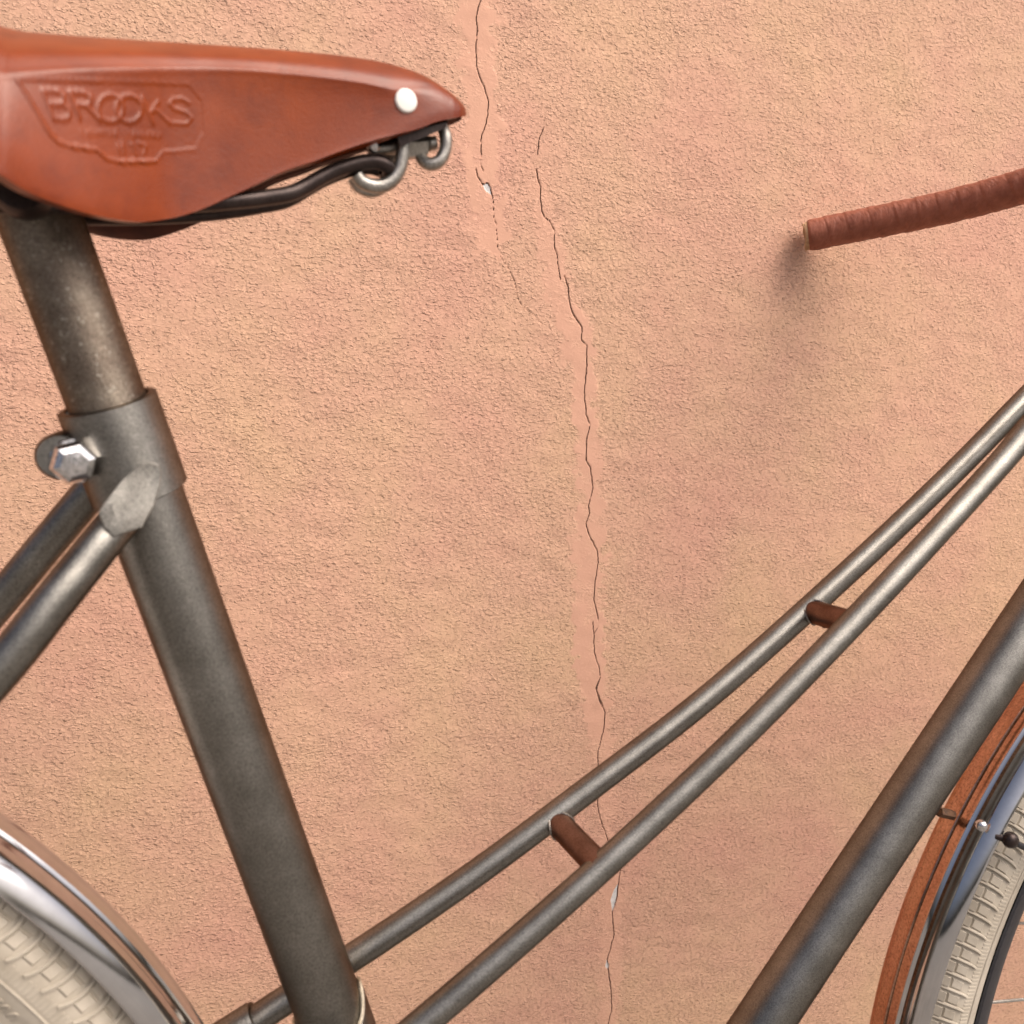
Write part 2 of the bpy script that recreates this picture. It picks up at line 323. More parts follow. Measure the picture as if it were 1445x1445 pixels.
    for poly in chips:
        q = px2(poly); inside = np.zeros(Hs.shape, bool); XX = np.broadcast_to(xm[None, :], Hs.shape); ZZ = np.broadcast_to(zm[:, None], Hs.shape)
        for a, b in zip(q, np.roll(q, -1, 0)):
            cnd = ((a[1] > ZZ) != (b[1] > ZZ)) & (XX < (b[0]-a[0])*(ZZ-a[1])/(b[1]-a[1]+1e-12)+a[0]); inside ^= cnd
        chip |= inside
    Hs = np.where(chip, np.minimum(Hs*.3-.9, -.6), Hs)
    # taper to the flat wall round the worked raster
    bx = np.minimum(xm-xm[0], xm[-1]-xm)[None, :]; bz = np.minimum(zm-zm[0], zm[-1]-zm)[:, None]
    Hs *= np.clip(np.minimum(bx, bz)/8, 0, 1)
    nz, nx = Hs.shape; V = np.empty((nz, nx, 3)); V[..., 0] = xs[None, :]; V[..., 1] = -Hs*.001; V[..., 2] = zs[:, None]
    V = V.reshape(-1, 3); I = np.arange(nz*nx).reshape(nz, nx)
    Q = np.stack([I[:-1, :-1], I[:-1, 1:], I[1:, 1:], I[1:, :-1]], -1).reshape(-1, 4)
    crk = crd < .50
    q4 = lambda A: (A[:-1, :-1].astype(int)+A[:-1, 1:]+A[1:, 1:]+A[1:, :-1]).reshape(-1)
    fchip = q4(chip) >= 3; fcrk = (q4(crk) >= 2) & ~fchip
    wear = np.zeros((nz*nx, 4), np.float32); wear[:, 0] = Ps.reshape(-1); wear[:, 3] = 1
    def mesh(name, quads, mat, extra=None, parent=None):
        used = np.unique(quads); mp = np.full(len(V), -1); mp[used] = np.arange(len(used)); vv = V[used]; qq = mp[quads]; wr = wear[used]
        if extra is not None:
            ev, eq = extra; b = len(vv); vv = np.vstack([vv, ev]); qq = np.vstack([qq, eq+b])
            e = np.zeros((len(ev), 4), np.float32); e[:, 2] = 1; e[:, 3] = 1; wr = np.vstack([wr, e])
        me = bpy.data.meshes.new(name); me.vertices.add(len(vv)); me.vertices.foreach_set('co', vv.reshape(-1).astype(np.float32))
        me.loops.add(len(qq)*4); me.loops.foreach_set('vertex_index', qq.reshape(-1).astype(np.int32)); me.polygons.add(len(qq))
        me.polygons.foreach_set('loop_start', np.arange(0, len(qq)*4, 4, dtype=np.int32)); me.polygons.foreach_set('loop_total', np.full(len(qq), 4, np.int32))
        me.update(calc_edges=True); sm_ = np.ones(len(qq), bool); sm_[len(quads):] = False; me.polygons.foreach_set('use_smooth', sm_)
        ca = me.color_attributes.new('wear', 'FLOAT_COLOR', 'POINT'); ca.data.foreach_set('color', wr.reshape(-1)); me.validate()
        me.materials.append(mat); o = bpy.data.objects.new(name, me); COL.objects.link(o)
        if parent: o.parent = parent
        return o
    # the rest of the wall: front frame, edges and back, 0.25 m thick
    X0, X1, ZB, ZT, T = -3.0, 3.5, .0, 3.0, .25; a, b, c_, d = xs[0], xs[-1], zs[0], zs[-1]
    ev = np.array([(X0, 0, ZB), (X1, 0, ZB), (X1, 0, ZT), (X0, 0, ZT), (a, 0, c_), (b, 0, c_), (b, 0, d), (a, 0, d),
                   (X0, T, ZB), (X1, T, ZB), (X1, T, ZT), (X0, T, ZT)], float)
    eq = np.array([(0, 1, 5, 4), (1, 2, 6, 5), (2, 3, 7, 6), (3, 0, 4, 7), (8, 11, 10, 9), (0, 8, 9, 1), (3, 2, 10, 11), (0, 3, 11, 8), (1, 9, 10, 2)])
    wall = mesh('stucco_wall', Q[~fchip & ~fcrk], M['stucco'], (ev, eq))
    wall['label'] = 'salmon pink rough stucco wall with a long patched crack behind the bicycle'; wall['category'] = 'wall'
    mesh('crack', Q[fcrk], M['crack'], parent=wall)
    mesh('bare_plaster_chip', Q[fchip], M['plaster'], parent=wall)
build_wall()

# ------------------------------------------------------------------ bicycle
REAR, FRONT = (-328.5, -405.5), (735.0, -405.5); FRONT_O = 5.0
ORIG = W(132, -752, 0)
bike = bpy.data.objects.new('bicycle', None); COL.objects.link(bike); bike.location = ORIG
bike['label'] = 'raw steel step-through bicycle with brown leather saddle leaning beside the stucco wall'; bike['category'] = 'bicycle'

# seat tube line
A_ = np.array(PX(290, 945, 0)); B_ = np.array(PX(453, 1390, 0)); sd = (B_-A_)/np.linalg.norm(B_-A_)     # pointing down
def on_seat(u, v):
    p = np.array(PX(u, v, 0)); return A_+sd*((p-A_)@sd)
_d0, _d1 = np.array(PX(1116, 1383, 0)), np.array(PX(1370, 1000, 0)); _dd = _d1-_d0
_t = np.linalg.solve(np.array([sd[:2], -_dd[:2]]).T, (_d0-A_)[:2]); BB = A_+sd*_t[0]
top_collar, bot_collar = on_seat(152, 566), on_seat(198, 694)
wv = lambda p: W(*p)
b = MB(); b.tube([wv(on_seat(160, 590)), wv(BB)], 14.3*MM, 48)
seat_tube = b.build('seat_tube', M['steel'], bike)
# collar with slightly slanted rims
def sleeve(P0, P1, r, name, parent, mat, slant=.12, lip=.6, seg=64, scallop=None):
    P0, P1 = np.array(P0), np.array(P1); D = (P1-P0); Lh = np.linalg.norm(D); D /= Lh
    side = np.array([D[1], -D[0], 0]); side = side if side[0] > 0 else -side
    def ring(t, rr, sl):
        out = []
        for j in range(seg):
            a = 2*math.pi*j/seg; q = side*math.cos(a)*rr+np.array([0, 0, 1])*math.sin(a)*rr
            sh = sl*q[2]+(scallop(a) if (scallop and t < Lh*.5) else 0)
            out.append(W(*(P0+D*(t+sh)+q)))
        return out
    V = []
    for t, rr in ((0, r-2.6), (0, r-lip), (lip*.6, r), (Lh-lip*.6, r), (Lh, r-lip), (Lh, r-2.6)): V += ring(t, rr, slant)
    m = MB(); m.grid(V, 6, seg, cv=True); return m.build(name, mat, parent, angle=50)
collar = sleeve(top_collar, bot_collar, 16.6, 'seat_lug', seat_tube, M['steel'], .16)
lugp0, lugp1 = on_seat(470, 1432), BB
low_lug = sleeve(lugp0, lugp0+sd*60, 15.9, 'seat_lug', seat_tube, M['steel'], .12, .8, scallop=lambda a: -9*math.exp(-((a if a < math.pi else a-2*math.pi)/.55)**2)-5*math.exp(-((a-math.pi*1.0)/.5)**2))
def lugedge(P0, r):
    pts = []; D = sd; side = np.array([D[1], -D[0], 0]); side = side if side[0] > 0 else -side
    for j in range(80):
        a = 2*math.pi*j/80; q = side*math.cos(a)*r+np.array([0, 0, 1])*math.sin(a)*r; aa = a if a < math.pi else a-2*math.pi
        sh = .12*q[2]-9*math.exp(-(aa/.55)**2)-5*math.exp(-((a-math.pi)/.5)**2); pts.append(W(*(P0+D*(sh-.1)+q)))
    pts.append(pts[0]); m = MB(); m.tube(pts, .75*MM, 8, cap=False); return m.build('brazing_seam', M['weld'], seat_tube)
lugedge(lugp0, 15.2)
# clamp ear, block and nut
m = MB(); e0 = np.array(PX(88, 643, 4)); m.lathe(W(e0[0], e0[1], -11), -n, [(0, 6.6*MM), (.001, 8.0*MM), (.0185, 8.0*MM), (.0205, 7.0*MM)], 40)
m.build('clamp_ear', M['steel'], seat_tube)
m = MB(); q = [(92, 616), (124, 604), (150, 668), (112, 676)]
c8 = [PW(u, v, -8) for u, v in q]+[PW(u+0, v+0, 8.5) for u, v in q]; m.hexa(c8); m.build('clamp_block', M['steel'], seat_tube, angle=30)
m = MB(); q = [(88, 585), (110, 577), (126, 640), (98, 640)]; m.hexa([PW(u, v, -6) for u, v in q]+[PW(u, v, 4) for u, v in q]); m.build('clamp_lip', M['steel'], seat_tube, angle=30)
m = MB(); c_ = np.array(PX(103, 652, 15)); nd = -n+ex*.22-ez*.02; nd /= np.linalg.norm(nd)
m.lathe(W(*c_), nd, [(-.006, 7.4*MM), (.0, 7.4*MM), (.0028, 7.4*MM), (.0046, 6.4*MM), (.0058, 4.4*MM), (.0064, .3*MM)], 6, .25)
nut = m.build('clamp_nut', M['nut'], seat_tube, angle=25)
m = MB(); m.lathe(W(*(c_+np.array([0, 0, -5.5]))), nd, [(-.001, 7.8*MM), (.0008, 7.8*MM), (.0012, 7.4*MM)], 32); m.build('washer', M['nut'], seat_tube)

# seat post
post_top = on_seat(52, 275); m = MB(); m.tube([wv(on_seat(180, 640)), wv(post_top)], 13.1*MM, 48)
post = m.build('seat_post', M['post'], bike)

# down tube
d0, d1 = np.array(PX(1116, 1383, 0)), np.array(PX(1370, 1000, 0)); dd = (d1-d0)/np.linalg.norm(d1-d0)
HEAD_TOP = np.array([FRONT[0]-50-.34*545, FRONT[1]+.94*545, 3.0]); HEAD_BOT = np.array([FRONT[0]-50-.34*408, FRONT[1]+.94*408, 3.0])
hd = HEAD_TOP-HEAD_BOT
M2 = np.array([dd[:2], -hd[:2]]).T; tt = np.linalg.solve(M2, HEAD_BOT[:2]-d0[:2]); dend = d0+dd*tt[0]
m = MB(); m.tube([wv(d0-dd*np.linalg.norm(d0-BB)), wv(d0), wv(d1), wv(dend)], 14.3*MM, 48); m.build('down_tube', M['steel'], bike)

# the two curved lateral tubes with their cross pieces
far = [(330, 1456, -26), (397, 1415, -24), (538, 1324, -22.5), (669, 1234, -22), (830, 1114, -21), (997, 985, -20), (1170, 832, -19), (1342, 670, -18), (1445, 565, -17)]
near = [(400, 1600, 26), (480, 1539, 25), (576, 1461, 24), (780, 1285, 22), (920, 1158, 21), (1066, 1019, 20.5), (1240, 840, 19.5), (1411, 654, 18), (1480, 575, 17)]
def lateral(px, sgn):
    P = [np.array(PX(*p)) for p in px]; end = HEAD_BOT+hd*(.68 if sgn < 0 else .60)+np.array([0, 0, sgn*15-3]); drop = np.array([REAR[0], REAR[1], sgn*66])
    P = [drop]+P+[end]; return spline([wv(p) for p in P], 10)
FARP, NEARP = lateral(far, -1), lateral(near, 1)
m = MB(); m.tube(FARP, 6.35*MM, 28); far_t = m.build('lateral_tube', M['steel'], bike)
m = MB(); m.tube(NEARP, 6.3*MM, 28); near_t = m.build('lateral_tube', M['steel'], bike)
def brace(a, b, r, hole=None):
    A, B = PW(*a), PW(*b); m = MB(); m.tube([A, B], r*MM, 28); o = m.build('cross_brace', M['brace'], near_t)
    m = MB(); D = (B-A)/np.linalg.norm(B-A)
    if hole is not None:
        d_ = -n*.62-ez*.78; d_ = d_-D*(d_@D); d_ /= np.linalg.norm(d_); h = A+(B-A)*hole+d_*(r*MM); m.lathe(h, d_, [(-.003, 2.1*MM), (.00012, 2.1*MM)], 20); m.build('drain_hole', M['rim'], near_t)
    return o
brace((786, 1160, -19), (848, 1225, 22), 6.3); brace((1146, 863, -17), (1204, 880, 20), 6.3, .34)
def seam(P, T, r):
    T = T/np.linalg.norm(T); ref = np.array([0, 0, 1.0]); A = np.cross(T, ref); A /= np.linalg.norm(A); B = np.cross(T, A)
    pts = [P+(A*math.cos(a)+B*math.sin(a))*r for a in np.linspace(0, 2*math.pi, 40)]; return pts
def tangent_at(path, P):
    i = int(np.argmin(np.linalg.norm(path-P, axis=1))); i = min(max(i, 1), len(path)-2); return path[i], path[i+1]-path[i-1]
def fillet(path, P, axis, rt, rb):       # brazing fillet where a brace meets a tube
    c0, T = tangent_at(path, P); ax = axis/np.linalg.norm(axis); pts = []
    T = T/np.linalg.norm(T); nrm = np.cross(T, ax); nrm /= np.linalg.norm(nrm); tt = np.cross(ax, nrm)
    for a in np.linspace(0, 2*math.pi, 48):
        q = P+(tt*math.cos(a)+nrm*math.sin(a))*rb; hgt = math.sqrt(max(rt*rt-(math.sin(a)*rb)**2, 0)); pts.append(q+ax*hgt)
    m = MB(); m.tube(pts, .38*MM, 6, cap=False); m.build('brazing_seam', M['dullsteel'], near_t)
for a, b_ in (((786, 1160, -19), (848, 1225, 22)), ((1146, 863, -17), (1204, 880, 20))):
    A, B = PW(*a), PW(*b_); pa, _ = tangent_at(spline(FARP, 8), A); fillet(spline(FARP, 8), A, B-A, 6.35*MM, 6.7*MM)
m = MB(); s0 = PW(361, 1436, -24.5); _, T = tangent_at(spline(FARP, 8), s0)
m.tube([s0-T/np.linalg.norm(T)*.03, s0-T/np.linalg.norm(T)*.002, s0], [7.6*MM, 7.6*MM, 7.0*MM], 28); m.build('tube_sleeve', M['steel'], far_t)

# seat stays
ns0, ns1 = np.array(PX(79.6, 845, 33)), np.array(PX(0, 945, 39))
st_n = [np.array(PX(172, 731, 18)), np.array(PX(150, 757, 23.5)), ns0*.5+np.array(PX(150, 757, 23.5))*.5, ns0, ns1, np.array([REAR[0], REAR[1], 66])]
m = MB(); m.tube(spline([wv(p) for p in st_n], 8), 6.6*MM, 32); stay_n = m.build('seat_stay', M['steel'], bike)
st_f = [np.array(PX(150, 668, -16)), np.array(PX(58, 778, -22)), np.array(PX(-10, 860, -26)), np.array([REAR[0], REAR[1], -66])]
m = MB(); m.tube(spline([wv(p) for p in st_f], 8), 6.4*MM, 32); stay_f = m.build('seat_stay', M['steel'], bike)
poly = [(138, 724), (147, 710), (172, 677), (198, 655), (211, 651.5), (223, 655), (228, 664), (226.5, 682), (217, 714), (200, 745), (178, 752), (160, 758), (148, 748)]
cx_, cy_ = np.mean(poly, 0)
def capz(u, v): t = ((u-144)*.72-(v-730)*.69)/100; return 30.5-8.5*max(0, min(1.1, t))
m = MB(); V = []; nr = len(poly)
pp = np.array([np.array(a)*(1-t)+np.array(b)*t for a, b in zip(poly, poly[1:]+poly[:1]) for t in (0, .33, .67)]); nr = len(pp)
for k, (sc, dz) in enumerate(((1.0, -9), (1.0, -.8), (.96, -.1), (.6, .05))):
    V += [PW(cx_+(u-cx_)*sc, cy_+(v-cy_)*sc, capz(u, v)+dz) for u, v in pp]
m.grid(V, 4, nr, cv=True); m.f.append(tuple(3*nr+i for i in range(nr)))
m.build('stay_cap', M['capsteel'], stay_n, angle=35)

# chain stays, bottom bracket, head tube, fork (mostly out of the picture)
for sgn in (-1, 1):
    m = MB(); m.tube([W(BB[0]-20, BB[1], sgn*18), W(REAR[0]+60, REAR[1]-25, sgn*60), W(REAR[0], REAR[1], sgn*66)], 8*MM, 20); m.build('chain_stay', M['steel'], bike)
m = MB(); m.lathe(W(BB[0], BB[1], -34), -n, [(0, .018), (.002, .020), (.066, .020), (.068, .018)], 40); m.build('bottom_bracket', M['steel'], bike)
m = MB(); m.lathe(W(BB[0], BB[1], 44), -n, [(0, .076), (.003, .076)], 48); m.lathe(W(BB[0], BB[1], 34), -n, [(0, .014), (.022, .013)], 24); m.build('chainring', M['dullsteel'], bike)
for sgn in (-1, 1):
    m = MB(); m.tube([W(BB[0], BB[1], sgn*52), W(BB[0]+sgn*168, BB[1]+12, sgn*62)], 8*MM, 16); cr = m.build('crank', M['dullsteel'], bike)
    px_, pz_ = BB[0]+sgn*168, BB[1]+12; m = MB(); o1, o2 = sorted((sgn*70, sgn*150))
    m.hexa([W(px_+a, pz_-8, o) for a, o in ((-32, o1), (32, o1), (32, o2), (-32, o2))]+[W(px_+a, pz_+8, o) for a, o in ((-32, o1), (32, o1), (32, o2), (-32, o2))]); m.build('pedal', M['rim'], cr, angle=30)
m = MB(); m.tube([wv(HEAD_BOT), wv(HEAD_TOP)], 17*MM, 40); m.build('head_tube', M['steel'], bike)
m = MB(); crown = HEAD_BOT-hd/np.linalg.norm(hd)*22; m.tube([wv(HEAD_BOT), wv(crown)], 16*MM, 32)
for sgn in (-1, 1):
    s_ = np.array([0, 0, 1])*sgn
    m.tube(spline([wv(crown+s_*4), wv(crown+s_*34), wv(crown*.95+np.array([FRONT[0]-45, FRONT[1]+60, FRONT_O])*.05+s_*40), wv(np.array([FRONT[0]-38, FRONT[1]+90, FRONT_O])+s_*48), wv(np.array([FRONT[0], FRONT[1], FRONT_O])+s_*50)], 8), 9.5*MM, 20)
m.build('fork', M['steel'], bike)

# ------------------------------------------------------------------ wheels
def wheel_pt(C, o0):
    return lambda a, r, o: W(C[0]+r*math.cos(a), C[1]+r*math.sin(a), o0+o)
RC, RS = 328.5, 15.6         # centre radius of the tyre section, half width
def make_wheel(C, o0, phase, RC=328.5, SV=16.0, RS=15.6, rimd=2.5):
    wp = wheel_pt(C, o0); root = bpy.data.objects.new('wheel', None); COL.objects.link(root); root.parent = bike
    m = MB(); seg = 288
    pr = [(315-rimd, -10.0)]+[(RC+SV*math.cos(math.radians(k*8.2)), RS*math.sin(math.radians(k*8.2))) for k in range(-16, 17)]+[(315-rimd, 10.0)]
    m.grid([wp(2*math.pi*i/seg, r, o) for i in range(seg) for r, o in pr], seg, len(pr), cu=True)
    NB = 228; da = 2*math.pi/NB
    def sp(a, ph, ex_): ph = math.radians(ph); return wp(a, RC+(SV+ex_)*math.cos(ph), (RS+ex_)*math.sin(ph))
    def block(a0, a1, p0, p1, h, tap=.12, sk=0.0):
        da_ = (a1-a0)*tap; dp = (p1-p0)*tap
        lo = [sp(a0, p0, -.3), sp(a1, p0, -.3), sp(a1+sk, p1, -.3), sp(a0+sk, p1, -.3)]
        hi = [sp(a0+da_, p0+dp, h), sp(a1-da_, p0+dp, h), sp(a1-da_+sk, p1-dp, h), sp(a0+da_+sk, p1-dp, h)]
        m.hexa(lo+hi)
    for k in range(NB):
        a = k*da+phase
        for s_ in (-1, 1):
            block(a+.10*da, a+.84*da, s_*26, s_*48, 1.7, .10, .02*da)          # shoulder lug
            block(a+.14*da, a+.80*da, s_*48, s_*70, .9, .14, .10*da)          # lower step of the lug
            m.tube([sp(a+q*da, s_*f_, .55+.5*math.sin((f_-24)/56*math.pi)) for q, f_ in ((.98, 24), (.93, 34), (.91, 46), (.95, 58), (1.04, 70), (1.2, 80))], .85*MM, 6)   # cord-like rib
            block(a+.08*da, a+.9*da, s_*4, s_*23, 1.7, .1, .1*da)              # crown lug
            for q in range(4):                                                 # fine hatching on the side
                aa = a+q*da/4
                pa, pb = wp(aa, 328.0, s_*(RS-.05)), wp(aa, 321.5, s_*14.6)
                block(aa, aa+.12*da, s_*80, s_*96, .3, .05)
    # raised line on the sidewall
    for s_ in (-1, 1):
        m.tube([sp(2*math.pi*i/seg, s_*101, .1) for i in range(seg+1)], .5*MM, 6, cap=False)
    tyre = m.build('tire', M['rubber'], root, angle=30)
    m = MB(); rp = [(313.5, -9.5), (315.5, -11), (314, -12), (309, -12), (301, -9), (297, -3.5), (297, 3.5), (301, 9), (309, 12), (314, 12), (315.5, 11), (313.5, 9.5), (308, 7), (308, -7)]
    m.grid([wp(2*math.pi*i/192, r-rimd, o) for i in range(192) for r, o in rp], 192, len(rp), cu=True, cv=True); m.build('rim', M['rim'], root, angle=30)
    m = MB(); ctr = W(C[0], C[1], o0-50); m.lathe(ctr, -n, [(0, .006), (.017, .006), (.018, .022), (.021, .022), (.023, .012), (.077, .012), (.079, .022), (.082, .022), (.083, .006), (.1, .006)], 32); m.build('hub', M['dullsteel'], root)
    for k in range(36):
        s_ = 1 if k % 2 else -1; a1 = 2*math.pi*k/36+phase*3; tw = .62 if (k//2) % 2 else -.62; a0 = a1+tw
        m = MB(); m.tube([wp(a0, 20, s_*29), wp(a1, 301-rimd, s_*2)], .95*MM, 8); m.build('spoke', M['dullsteel'], root)
        m = None
    return root, tyre, sp
wr, tyre_r, _ = make_wheel(REAR, 0.0, .004, 326.5, 18.0, 14.0, 6.5); wf, tyre_f, _ = make_wheel(FRONT, FRONT_O, .010, 323.5, 21.5, 17.0, 11.5)

def tyre_text(txt, C, o0, a_start, r0, size, parent, side=1):
    cu = bpy.data.curves.new('t', 'FONT'); cu.body = txt; cu.size = size; cu.resolution_u = 4; cu.space_character = 1.25
    ob = bpy.data.objects.new('t', cu); COL.objects.link(ob); dg = bpy.context.evaluated_depsgraph_get(); me = ob.evaluated_get(dg).to_mesh()
    vv = np.array([v.co[:] for v in me.vertices]); ff = [tuple(p.vertices) for p in me.polygons]; ed = {}
    for q in ff:
        for a, b in zip(q, q[1:]+q[:1]): ed[(a, b)] = 1
    m = MB(); wp = wheel_pt(C, o0); N = len(vv)
    def sidewall(r): return math.sqrt(max(0, 1-((r-326.5)/18.0)**2))*14.0
    P = lambda x, y, h: wp(a_start-x/r0, r0+y, side*(sidewall(r0+y)+h))
    V = [P(x, y, -.2) for x, y, _ in vv]+[P(x, y, .55) for x, y, _ in vv]
    Fc = [tuple(i+N for i in q) for q in ff]+[(a, b, b+N, a+N) for (a, b) in ed if (b, a) not in ed]
    m.add(V, Fc); m.build('tire_lettering', M['rubber'], parent, angle=30)
    ob.evaluated_get(dg).to_mesh_clear(); bpy.data.objects.remove(ob); bpy.data.curves.remove(cu)
tp = np.array(PX(1, 1400, 13)); a_s = math.atan2(tp[1]-REAR[1], tp[0]-REAR[0])
tyre_text('700', REAR, 0.0, a_s, 313.2, 7.4, tyre_r)

# ------------------------------------------------------------------ fenders
def make_fender(C, o0, crown_r, edge_r, hw, a0, a1, rib=3.9, two=False, cdrop=1.2):
    wp = wheel_pt(C, o0); prof = []; K = 60
    for k in range(K+1):
        t = -1+2*k/K; o = hw*math.sin(t*math.pi/2); x = abs(o/hw)
        x0 = .50; t_ = max(0, (x-x0)/(1-x0)); sE = math.sin(math.radians(46)); drop = (1-math.sqrt(1-(t_*sE)**2))/(1-math.cos(math.radians(46)))
        r = crown_r-cdrop*min(1, x/x0)**2-(crown_r-cdrop-edge_r)*drop
        for c0 in (-rib, rib): r += .9*math.exp(-((o-c0)/.75)**2)
        prof.append((r, o))
    lo, hi = prof[0], prof[-1]
    hem = lambda s_, e: [(e[0]-1.0, e[1]+s_*.5), (e[0]-2.0, e[1]+s_*.2), (e[0]-2.3, e[1]-s_*.7), (e[0]-1.6, e[1]-s_*1.4)]
    inner = [(r-1.1, o*.965) for r, o in prof[::-1]][2:-2]
    full = prof+hem(1, hi)+inner+hem(-1, lo)[::-1]
    m = MB(); seg = 150; V = []
    for i in range(seg+1):
        a = a0+(a1-a0)*i/seg
        V += [wp(a, r, o) for r, o in full]
    L = len(full); m.grid(V, seg+1, L, cv=True); m.f += [tuple(range(L)), tuple(seg*L+i for i in range(L))[::-1]]
    ob = m.build('fender', M['chrome'], bike, angle=40)
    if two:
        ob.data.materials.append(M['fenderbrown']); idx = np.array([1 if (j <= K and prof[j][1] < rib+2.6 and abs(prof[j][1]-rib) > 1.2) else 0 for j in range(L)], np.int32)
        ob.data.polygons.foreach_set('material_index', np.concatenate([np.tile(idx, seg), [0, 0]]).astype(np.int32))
    return ob
rf = make_fender(REAR, 0.0, 356.8, 348.0, 17.0, math.radians(-28), math.radians(200), rib=4.3, cdrop=1.9)
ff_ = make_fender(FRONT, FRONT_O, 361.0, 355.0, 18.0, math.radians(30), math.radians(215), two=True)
def dome(P, D, r, h): return [(-.002, r), (h*.25, r), (h*.6, r*.85), (h*.85, r*.55), (h, .02*r)]
# stay rivet, ball end and wire on the front fender
pr = np.array(PX(1385, 1166, FRONT_O+16)); D = -n*.75-ex*.6; D /= np.linalg.norm(D)
m = MB(); m.lathe(W(*pr), D, dome(None, None, 3.0*MM, 2.2*MM), 28); m.build('rivet', M['nut'], ff_)
pb = np.array(PX(1427, 1186, FRONT_O+22)); m = MB()
m.lathe(W(*pb)+n*.004, -n, [(0, .002), (.0012, .0040), (.003, .0047), (.005, .0044), (.0066, .003), (.0072, .0003)], 28)
m.tube([W(*pb), W(*np.array(PX(1404, 1180, FRONT_O+16)))], 2.0*MM, 12); m.build('stay_ball_end', M['blacksteel'], ff_)
m = MB(); m.tube([W(*pb), W(FRONT[0], FRONT[1], FRONT_O+50)], 1.9*MM, 12); m.build('fender_stay', M['rim'], ff_)
m = MB(); m.lathe(W(*np.array(PX(1331, 1147, -2))), -ex*.9+ez*.3, [(-.008, .003), (.004, .003)], 6); m.build('fender_bolt', M['rust'], ff_)

# ------------------------------------------------------------------ saddle
RHO = math.radians(4.0)                     # the saddle sits slightly rolled
ns = n*math.cos(RHO)+ez*math.sin(RHO); es = np.cross(ex, ns); es = es if es[2] > 0 else -es
SA = W(0, 118, 0)                            # a point of its long axis
def SX(u, v, o):
    r = ray(u, v); A = SA-ns*(o*MM); t = ((A-CAM)@ns)/(r@ns); P = CAM+r*t-SA
    return (P@ex/MM, P@es/MM)
def SW(x, o, z): return SA+ex*(x*MM)-ns*(o*MM)+es*(z*MM)
us = [658.5, 657.2, 654, 649, 640, 625, 600, 560, 500, 400, 300, 240, 194, 138, 83, 36, 0]
wB_ = [2.0, 4.5, 6.8, 8.8, 10.4, 11.6, 12.6, 13.4, 14.2, 16, 20.5, 27, 35, 44, 52, 59, 64]
_ug = np.arange(-5, 658.6, .5); _wg = np.interp(-_ug[::-1], [-a for a in us], wB_)[::-1]
_k = np.exp(-(np.arange(-80, 81)/36)**2); _k /= _k.sum(); _ws = np.convolve(np.pad(_wg, 80, mode='reflect', reflect_type='odd'), _k, 'valid')
_bl = np.clip((640-_ug)/40, 0, 1); _wg = _wg*(1-_bl)+_ws*_bl
wB = lambda u: float(np.interp(u, _ug, _wg))
botpx = [(658, 164), (650, 165), (638, 166.5), (615, 172), (592, 181), (558, 189.5), (519.5, 200), (470, 217), (447, 226), (398, 242.5), (350, 266), (332, 274), (277, 298), (235, 309), (194, 313), (138, 304.5), (83, 288), (36, 268.5), (0, 246)]
toppx = [(658, 155), (651, 147), (630, 129), (600, 109), (560, 94), (500, 82), (400, 71), (250, 60), (100, 50), (0, 42)]
crepx = [(658, 160), (646, 154), (625, 146), (600, 138), (556, 127), (519, 117.5), (447, 107), (400, 102), (350, 97.5), (277, 95.5), (111, 98), (17, 104), (0, 105)]
wT = lambda u: wB(u)*.20+.3
wC = lambda u: wB(u)*np.interp(u, [0, 150, 400, 657], [.80, .84, .95, .98])
def curve(pxs, wf):
    q = spline(np.array(pxs, float), 10); out = []
    for u, v in q:
        o = wf(u); x, z = SX(u, v, o); out.append((x, z, o))
    out = np.array(out); return out[np.argsort(out[:, 0])]
cT, cC, cB = curve(toppx, wT), curve(crepx, wC), curve(botpx, wB)
xt = min(cT[-1, 0], cC[-1, 0], cB[-1, 0]); xl = max(cT[0, 0], cC[0, 0], cB[0, 0])
def at(cv, x): return np.array([np.interp(x, cv[:, 0], cv[:, 1]), np.interp(x, cv[:, 0], cv[:, 2])])
# rear part (outside the picture)
LEN = 285.0; xr = xt-LEN
def section(x):
    if x >= xl: return at(cT, x), at(cC, x), at(cB, x)
    T0, C0, B0 = at(cT, xl), at(cC, xl), at(cB, xl); s = (xl-x)/(xl-xr)
    d_ = xl-x; grow = 1+.30*(1-math.exp(-d_/26)); end = math.sqrt(max(0, 1-s**3.2)); tail = 1-(1-s**6)**.5
    T_ = np.array([T0[0]+3*s-9*tail, T0[1]*grow*end]); C_ = np.array([C0[0]+2*s-7*tail, C0[1]*grow*end])
    B_ = np.array([min(B0[0]+20*(1-math.exp(-d_/28)), C_[0]-3), B0[1]*grow*end+.3]); return T_, C_, B_
def sm(a, b, t): t = np.clip((t-a)/(b-a), 0, 1); return t*t*(3-2*t)
NS, NP = 560, 120
xs_ = np.concatenate([np.linspace(xr, xl, 60, endpoint=False), np.linspace(xl, xt-8, NS-90, endpoint=False), xt-.02-8*(1-np.linspace(0, 1, 30))**2])
PT = np.zeros((NS, 2*NP-1, 3))
